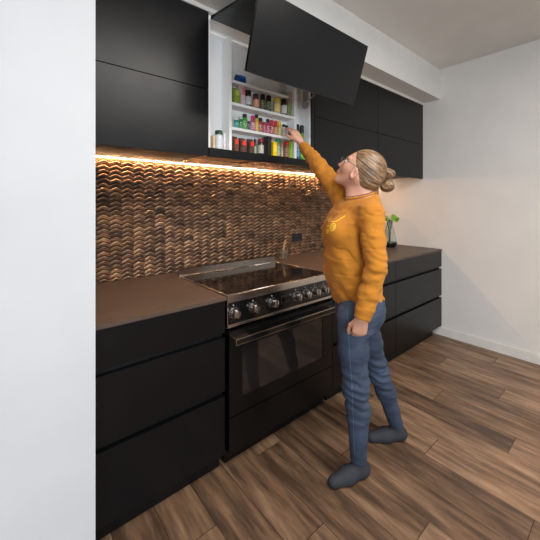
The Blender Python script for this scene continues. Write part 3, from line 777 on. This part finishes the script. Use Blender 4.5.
def foot(p, an, d, off=0.):
    d = np.array(d, float); d /= np.linalg.norm(d); s = np.cross((0, 0, 1), d); a0 = np.array([an[0], an[1], 0])
    e = chain(p, [(a0+np.array([0, 0, .09]), .036-off), (a0+np.array([0, 0, .045])-d*.02, .036-off)])
    e = smin(e, cone(p, a0-d*.035+np.array([0, 0, .034]), a0+d*.07+np.array([0, 0, .034]), .033-off, .038-off), .03)
    e = smin(e, cone(p, a0+d*.07+np.array([0, 0, .030]), a0+d*.155+np.array([0, 0, .026]), .040-off, .030-off), .03)
    return smax(e, .004+off-p[:, 2], .006)
dfN, dfF = (-.93, -.37, 0), (-.97, -.1, 0)
def body(p):
    d = smin(head(p), cone(p, NK0, NK1, .060, .054), .03)
    d = smin(d, cone(p, H(.01, 0, -.075), L(352, 200, 1.74), .028, .035), .03)
    d = smin(d, torso(p, SW, .022), .03)
    d = smin(d, chain(p, [(SL, .045), (EL, .036), (WL, .025)]), .03)
    d = smin(d, chain(p, [(SR, .045), (ER, .038), (WR, .0255)]), .03)
    d = smin(d, legs(p, .012), .01)
    d = np.minimum(d, foot(p, aN, dfN, .008)); d = np.minimum(d, foot(p, aF, dfF, .008))
    d = smin(d, handL(p), .008); d = smin(d, handR(p), .008)
    return d
def m_skin():
    m = NT('skin'); v = m.coord(); f = m.noise(v, 14, 5)
    m.l(m.ramp(f, [(.3, (184, 132, 108)), (.7, (206, 156, 132))]), m.b.inputs['Base Color'])
    m.b.inputs['Roughness'].default_value = .5; m.b.inputs['Subsurface Weight'].default_value = .12
    m.b.inputs['Subsurface Radius'].default_value = (.01, .004, .002); return m.m
bo = surf('body', body, (-.42, -.42, -.02), (.36, .62, 2.06), .0042, m_skin(), person, 1)
bo.data.materials.append(mat('lips', (176, 96, 88), .45))
me = bo.data; co = np.empty(len(me.vertices)*3); me.vertices.foreach_get('co', co); ql = hloc(co.reshape(-1, 3))
lipv = (ql[:, 0] > .092) & (np.abs(ql[:, 1]) < .021) & (ql[:, 2] < -.0585) & (ql[:, 2] > -.0775)
for pg in me.polygons:
    if all(lipv[i] for i in pg.vertices): pg.material_index = 1

# --- clothes
NP = L(345, 200.5, 1.74); NN = np.array([-.25, -.12, 1.0]); NN /= np.linalg.norm(NN)
FR = np.array([[.55, 0, .83], [0, 1, 0], [.83, 0, -.55]]).T
def swf(p):
    fo = noise3(p, (7, 7, 11), 1)+.7*noise3(p, (14, 14, 24), 2)
    dt = torso(p, SW)-.010*noise3(p, (26, 26, 44), 15)-.016*fo*np.clip((1.46-p[:, 2])*8, .25, 1)
    dt = dt+.07*np.maximum(0, .065-np.abs(noise3(p@FR, (5, 12, 12), 33)))+.05*np.maximum(0, .06-np.abs(noise3(p, (7, 7, 15), 34)))*(p[:, 2] < 1.2)
    # drape folds running down the front from the raised arm
    dt = dt-.0045*np.sin((p[:, 0]*1.1+p[:, 2]*.28+p[:, 1]*.5)*75+5*noise3(p, (4, 4, 4), 5))*np.clip((p[:, 2]-1.0)*4, 0, 1)*np.clip((1.44-p[:, 2])*8, 0, 1)
    dt = smin(dt, ell(p, L(337, 231, 1.66), (.055, .055, .06)), .07)
    aL = chain(p, [(SL, .066), ((SL+EL)/2, .058), (EL, .0525), ((EL*.45+WL*.55), .0485), (WL-dWL*.05, .045), (WL-dWL*.047, .0405), (WL, .0395)], .008)
    tL = (p-EL)@dWL
    aL = aL-(.0022*np.sin((p[:, 2]+.5*p[:, 0])*135+16*noise3(p, (8, 8, 8), 3)))*np.exp(-((p[:, 2]-EL[2]+.03)/.12)**2)*(tL < .205)-.008*noise3(p, (13, 13, 38), 4)*(tL < .205)-.007*noise3(p, (26, 26, 62), 14)*(tL < .205)
    aL = aL+.035*np.maximum(0, .075-np.abs(noise3(p, (9, 9, 26), 31)))*(tL < .205)
    aL = smax(aL, (p-WL)@dWL-.002, .006)
    aR = chain(p, [(SR, .066), ((SR+ER)/2, .060), (ER, .054), (ER*.5+WR*.5, .046), (WR-dWR*.05, .040), (WR-dWR*.045, .036), (WR, .035)], .008)
    tR = (p-ER)@dWR
    aR = aR-(.0028*np.sin(((p-SR)@dWR)*110+14*noise3(p, (8, 8, 8), 6)))*(tR < .19)-.012*noise3(p, (22, 22, 22), 7)-.006*noise3(p, (45, 45, 45), 17)*(tR < .19)
    aR = aR+.05*np.maximum(0, .07-np.abs(noise3(p, (15, 15, 15), 32)))*(tR < .19)
    aR = smax(aR, (p-WR)@dWR-.002, .006)
    dt = smax(dt, (p-NP)@NN, .010)
    d = smin(dt, aR, .04)
    return smin(d, aL, .012+.035*np.clip((p[:, 2]-1.30)*10, 0, 1))
def m_cloth(name, c1, c2, sc, bump):
    m = NT(name); v = m.coord(); f = m.noise(v, 9, 4); g = m.noise(m.coord((1, 1, 1)), sc, 2)
    m.l(m.ramp(f, [(.3, c1), (.7, c2)]), m.b.inputs['Base Color']); m.b.inputs['Roughness'].default_value = .9
    m.b.inputs['Sheen Weight'].default_value = .06; m.b.inputs['Sheen Roughness'].default_value = .5; m.bump(g, bump, .001); return m.m
sweat = surf('sweatshirt', swf, (-.42, -.42, .86), (.36, .55, 1.98), .0042, m_cloth('mustard_jersey', (170, 106, 18), (186, 119, 26), 420, .3), person, 1)
def jn(p):
    kn = np.exp(-((p[:, 2]-.47)/.12)**2)+.35
    d = legs(p)-.011*noise3(p, (10, 10, 34), 8)*kn-.0035*np.sin(p[:, 2]*130+8*noise3(p, (7, 7, 7), 9)+p[:, 0]*30)*np.exp(-((p[:, 2]-.46)/.13)**2)
    d = d+.06*np.maximum(0, .07-np.abs(noise3(p, (7, 7, 24), 35)))*kn
    return smax(smax(d, .085-p[:, 2], .005), p[:, 2]-.975, .01)
def m_denim():
    m = NT('blue_denim'); v = m.coord(); f = m.noise(v, 7, 4); g = m.noise(m.coord((1, 1, 6)), 120, 2)
    s_ = m.math('ADD', m.math('MULTIPLY', f, .6), m.math('MULTIPLY', g, .4))
    m.l(m.ramp(s_, [(.35, (36, 46, 62)), (.65, (68, 82, 103))]), m.b.inputs['Base Color']); m.b.inputs['Roughness'].default_value = .85; m.bump(g, .3, .001); return m.m
jeans = surf('jeans', jn, (-.3, -.36, .04), (.36, .36, 1.0), .0042, m_denim(), person, 1)
for an, df in ((aN, dfN), (aF, dfF)):
    a = np.array(an)
    surf('shoe', lambda p: smax(foot(p, an, df), p[:, 2]-.085, .006), (a[0]-.25, a[1]-.14, -.008), (a[0]+.1, a[1]+.12, .12), .004, mat('dark_canvas', (44, 46, 52), .8), person)
bm = bmesh.new(); nn = Vector(NN)
vm = bo.matrix_world
# rib collar follows the edge of the neck opening
cp = []
svs = [v.co for v in sweat.data.vertices]
e1 = nn.orthogonal().normalized(); e2 = nn.cross(e1)
swb = BVHTree.FromPolygons([v.co for v in sweat.data.vertices], [p.vertices for p in sweat.data.polygons])
bob = BVHTree.FromPolygons([v.co for v in bo.data.vertices], [p.vertices for p in bo.data.polygons])
nc = Vector(L(360, 199, 1.742)); nc -= nn*(nc-Vector(NP)).dot(nn)
for i in range(48):
    a = 2*math.pi*i/48; d_ = e1*math.cos(a)+e2*math.sin(a)
    hit = bob.ray_cast(nc+d_*.25+nn*.010, -d_)
    cp.append((hit[0] if hit[0] else nc+d_*.06)+d_*.004)
cs = [sum((cp[(i+k) % 48] for k in range(-3, 4)), Vector())/7 for i in range(48)]
neck_r = cs
o = finish('collar', tube(bmesh.new(), [c-nn*.002+(c-nc).normalized()*.001 for c in cs], .0065, 10, True), sweat.data.materials[0], person, True)
o = finish('necklace', tube(bmesh.new(), [c+nn*.0085-(c-nc).normalized()*.002 for c in cs], .0016, 6, True), mat('dark_cord', (40, 36, 38), .5), person, True)

# --- print on the chest and jeans seam: strokes laid on the cloth where it faces the room
org = Vector((-R0, -F0, 1.465))
def onto(tree, u, v, lift):
    d_ = Vector(L(u, v, 1.))-org; d_.normalize(); h_ = tree.ray_cast(org, d_)
    return (h_[0]+h_[1]*lift, h_[1]) if h_[0] is not None else None
def strokes(name, tree, S_, wd, m, lift=.0008):
    bm = bmesh.new()
    for st in S_:
        pr = []
        for a, b in zip(st, st[1:]):
            k = max(2, int(math.hypot(a[0]-b[0], a[1]-b[1])/.5))
            for i in range(k): q = i/k; pr.append(onto(tree, a[0]+(b[0]-a[0])*q, a[1]+(b[1]-a[1])*q, lift))
        pr.append(onto(tree, *st[-1], lift)); pr = [x for x in pr if x]
        prev = None
        for i, (p_, n_) in enumerate(pr):
            a = pr[max(0, i-1)][0]; b = pr[min(len(pr)-1, i+1)][0]
            if (b-a).length < 1e-6 or (b-a).length > .03: prev = None; continue
            s_ = (b-a).normalized().cross(n_).normalized()*wd
            cur = (bm.verts.new(p_+s_), bm.verts.new(p_-s_))
            if prev: bm.faces.new((prev[0], prev[1], cur[1], cur[0]))
            prev = cur
    return finish(name, bm, m, person)
def ringp(u, v, a, b, n=18, rot=0): return [(u+a*math.cos(2*math.pi*i/n)*math.cos(rot)-b*math.sin(2*math.pi*i/n)*math.sin(rot), v+a*math.cos(2*math.pi*i/n)*math.sin(rot)+b*math.sin(2*math.pi*i/n)*math.cos(rot)) for i in range(n+1)]
pr_m = mat('yellow_print', (232, 178, 52), .8)
for c_, a_, b_, a2, b2 in (((332.8, 227), 2.4, 3.7, 1.0, 1.7), ((327.5, 231.3), 1.1, 2.2, .4, .9)):
    ro = strokes('printed_rosette', swb, [ringp(*c_, a_, b_, rot=.35)], .0035, pr_m)
    strokes('rosette_centre', swb, [ringp(*c_, a2, b2, rot=.35)], .003, pr_m).parent = ro
strokes('printed_stem', swb, [[(330.2, 217.5), (331, 220.5), (333, 221.8), (336.5, 221.2), (340, 219.2), (345, 216)]], .0035, pr_m)
strokes('printed_leaf', swb, [[(332, 216), (330.6, 219.5), (329.0, 221.5), (328.2, 219.2)]], .0035, pr_m)
strokes('printed_tendril', swb, [[(326.6, 225.8), (329.4, 226.2)]], .0035, pr_m)
jb = BVHTree.FromPolygons([v.co for v in jeans.data.vertices], [p.vertices for p in jeans.data.polygons])
strokes('side_seam', jb, [[(347, 309), (348.5, 335), (350, 360), (352, 385), (353, 410), (354, 440), (355, 455)]], .0015, mat('pale_stitching', (84, 100, 122), .8), .0006)
strokes('pocket_stitching', jb, [[(365, 330.5), (369, 331.5), (373, 329.5)], [(366, 333), (371, 334), (374, 332)]], .0010, mat('light_stitching', (104, 118, 138), .8), .0006)

# --- hair
BN1, BN2 = L(388.6, 173.6, 1.70), L(387.3, 186, 1.72)
tie = L(381.3, 176.5, 1.735)
hx0 = H(.085, 0, .060)-tie; hx0 /= np.linalg.norm(hx0); hx1 = np.cross(hx0, hl); hx1 /= np.linalg.norm(hx1); hx2 = np.cross(hx0, hx1)
def hair(p):
    q = hloc(p)
    d = ell(q, (-.024, 0, .022), (.110, .083, .104))
    d = smin(d, cone(p, H(-.075, 0, -.005), tie, .062, .020), .05)
    d = smin(d, ell(q, (-.060, 0, -.045), (.055, .062, .055)), .03)
    yy = np.abs(q[:, 1])
    cut = q[:, 0]*.80-q[:, 2]*.60-.021
    fr = q[:, 0]*.93-q[:, 2]*.30-.036+yy*.04
    d = smax(d, smax(cut, fr, .010), .005)
    v = p-tie; a = np.stack([v@hx1, v@hx2, v@hx0*.6], 1); n_ = np.hypot(a[:, 0], a[:, 1])+1e-6; a[:, :2] /= n_[:, None]
    return d-.0055*noise3(a, (17, 17, 4), 11)*np.clip(n_*25, 0, 1)
def bun(p):
    d = None
    for c, r, s in ((BN1, .033, 21), (BN2, .038, 22)):
        v = p-c; n_ = np.linalg.norm(v, axis=1)
        a = np.arctan2(v[:, 2], v[:, 0]); e = ell(p, c, (r, r*.95, r*.84))-.0028*np.sin(a*3+n_*240+v[:, 1]*150+s)-.004*noise3(p, (50, 50, 90), s)
        d = e if d is None else smin(d, e, .004)
    return smin(d, cone(p, tie, (BN1+BN2)/2, .013, .016), .01)
def m_hair(name, anchor):
    m = NT(name); c = m.n('ShaderNodeTexCoord'); sb = m.n('ShaderNodeVectorMath', operation='SUBTRACT'); sb.inputs[1].default_value = tuple(anchor)
    m.l(c.outputs['Object'], sb.inputs[0]); ds = []
    for ax in (hx1, hx2, hx0):
        q = m.n('ShaderNodeVectorMath', operation='DOT_PRODUCT'); m.l(sb.outputs[0], q.inputs[0]); q.inputs[1].default_value = tuple(ax); ds.append(q.outputs['Value'])
    ln = m.math('SQRT', m.math('ADD', m.math('MULTIPLY', ds[0], ds[0]), m.math('MULTIPLY', ds[1], ds[1])))
    cb = m.n('ShaderNodeCombineXYZ'); m.l(m.math('DIVIDE', ds[0], ln), cb.inputs[0]); m.l(m.math('DIVIDE', ds[1], ln), cb.inputs[1]); m.l(m.math('MULTIPLY', ds[2], 1.2), cb.inputs[2])
    f = m.noise(cb.outputs[0], 17, 5, .7); g = m.noise(c.outputs['Object'], 18, 3)
    s_ = m.math('ADD', m.math('MULTIPLY', f, .75), m.math('MULTIPLY', g, .25))
    m.l(m.ramp(s_, [(.34, (48, 34, 24)), (.46, (98, 73, 50)), (.56, (142, 112, 80)), (.70, (178, 150, 116))]), m.b.inputs['Base Color'])
    m.b.inputs['Roughness'].default_value = .42; m.bump(f, .5, .002); return m.m
hr = surf('hair', hair, tuple(HC-.19), tuple(HC+.19), .0032, m_hair('blonde_brown_hair', tie), person, 1)
bn = surf('bun', bun, tuple(BN2-.06), tuple(BN1+.07), .0028, m_hair('bun_hair', (BN1+BN2)/2), hr, 1)
tv = Vector(BN1/2+BN2/2-tie).normalized(); q1 = tv.orthogonal().normalized(); q2 = tv.cross(q1)
finish('hair_tie', tube(bmesh.new(), [Vector(tie)+tv*.002+(q1*math.cos(a)+q2*math.sin(a))*.0155 for a in [i*math.pi/12 for i in range(24)]], .004, 8, True), M['rubber'], hr, True)

# --- eyes and glasses
for sg in (-1, 1):
    mt = Matrix(((hf[0], hl[0], hu[0], 0), (hf[1], hl[1], hu[1], 0), (hf[2], hl[2], hu[2], 0), (0, 0, 0, 1)))
    c = H(.083, sg*.031, .003)
    mm = Matrix.Translation(c) @ mt @ Matrix.Rotation(R(90), 4, 'Y')
    e = finish('eye', lathe(bmesh.new(), [(.0118*math.sin(math.pi*i/12)+1e-5, .0118*-math.cos(math.pi*i/12)) for i in range(13)], mm, 16), mat('eye_white', (226, 220, 214), .2), person, True)
    finish('iris', lathe(bmesh.new(), [(.0053, .0106), (.004, .0114), (.0001, .0121)], mm, 14), mat('iris_blue_grey', (70, 84, 92), .15), e, True)
gl = bpy.data.objects.new('glasses', None); COL.objects.link(gl); gl.parent = person
mf = mat('dark_spectacle_frame', (32, 30, 36), .25)
bm = bmesh.new()
for sg in (-1, 1):
    pts = [];
    for i in range(28):
        a = 2*math.pi*i/28; cx = math.copysign(abs(math.cos(a))**.75, math.cos(a)); cz_ = math.copysign(abs(math.sin(a))**.8, math.sin(a))
        pts.append(Vector(H(.112-.004*abs(cx)*(1 if sg*cx > 0 else 0), sg*.034+.0255*cx, .000+.0185*cz_)))
    tube(bm, pts, .0017, 6, True)
    tube(bm, [Vector(H(.109, sg*.059, .006)), Vector(H(.098, sg*.072, .006)), Vector(H(.05, sg*.0795, .004)), Vector(H(.012, sg*.084, .002)), Vector(H(-.004, sg*.083, -.016))], .0016, 6)
tube(bm, [Vector(H(.113, -.010, .004)), Vector(H(.117, 0, .007)), Vector(H(.113, .010, .004))], .0016, 6)
fr = finish('glasses', bm, mf, person, True); bpy.data.objects.remove(gl)
lm = NT('spectacle_lens'); lm.b.inputs['Base Color'].default_value = (.75, .78, .86, 1); lm.b.inputs['Transmission Weight'].default_value = .9; lm.b.inputs['Roughness'].default_value = .03; lm.b.inputs['IOR'].default_value = 1.15
for sg in (-1, 1):
    bm = bmesh.new()
    for off in (0, .0012):
        pts = [bm.verts.new(H(.1115+off, sg*.034+.0245*math.copysign(abs(math.cos(a))**.75, math.cos(a)), .0175*math.copysign(abs(math.sin(a))**.8, math.sin(a)))) for a in [2*math.pi*i/28 for i in range(28)]]
        bm.faces.new(pts if off else pts[::-1])
    bm.verts.ensure_lookup_table()
    for i in range(28): j = (i+1) % 28; bm.faces.new((bm.verts[i], bm.verts[j], bm.verts[28+j], bm.verts[28+i]))
    finish('lens', bm, lm.m, fr)
# --- ring on the left hand
(a_, b_, ra_, rb_) = fL[2][0]; ax_ = Vector(b_-a_).normalized(); x_ = ax_.orthogonal().normalized(); y_ = ax_.cross(x_); cc_ = Vector(a_*.45+b_*.55)
finish('ring', tube(bmesh.new(), [cc_+(x_*math.cos(i*math.pi/12)+y_*math.sin(i*math.pi/12))*.0098 for i in range(24)], .0022, 8, True), mat('gold', (226, 170, 70), .25, 1), person, True)
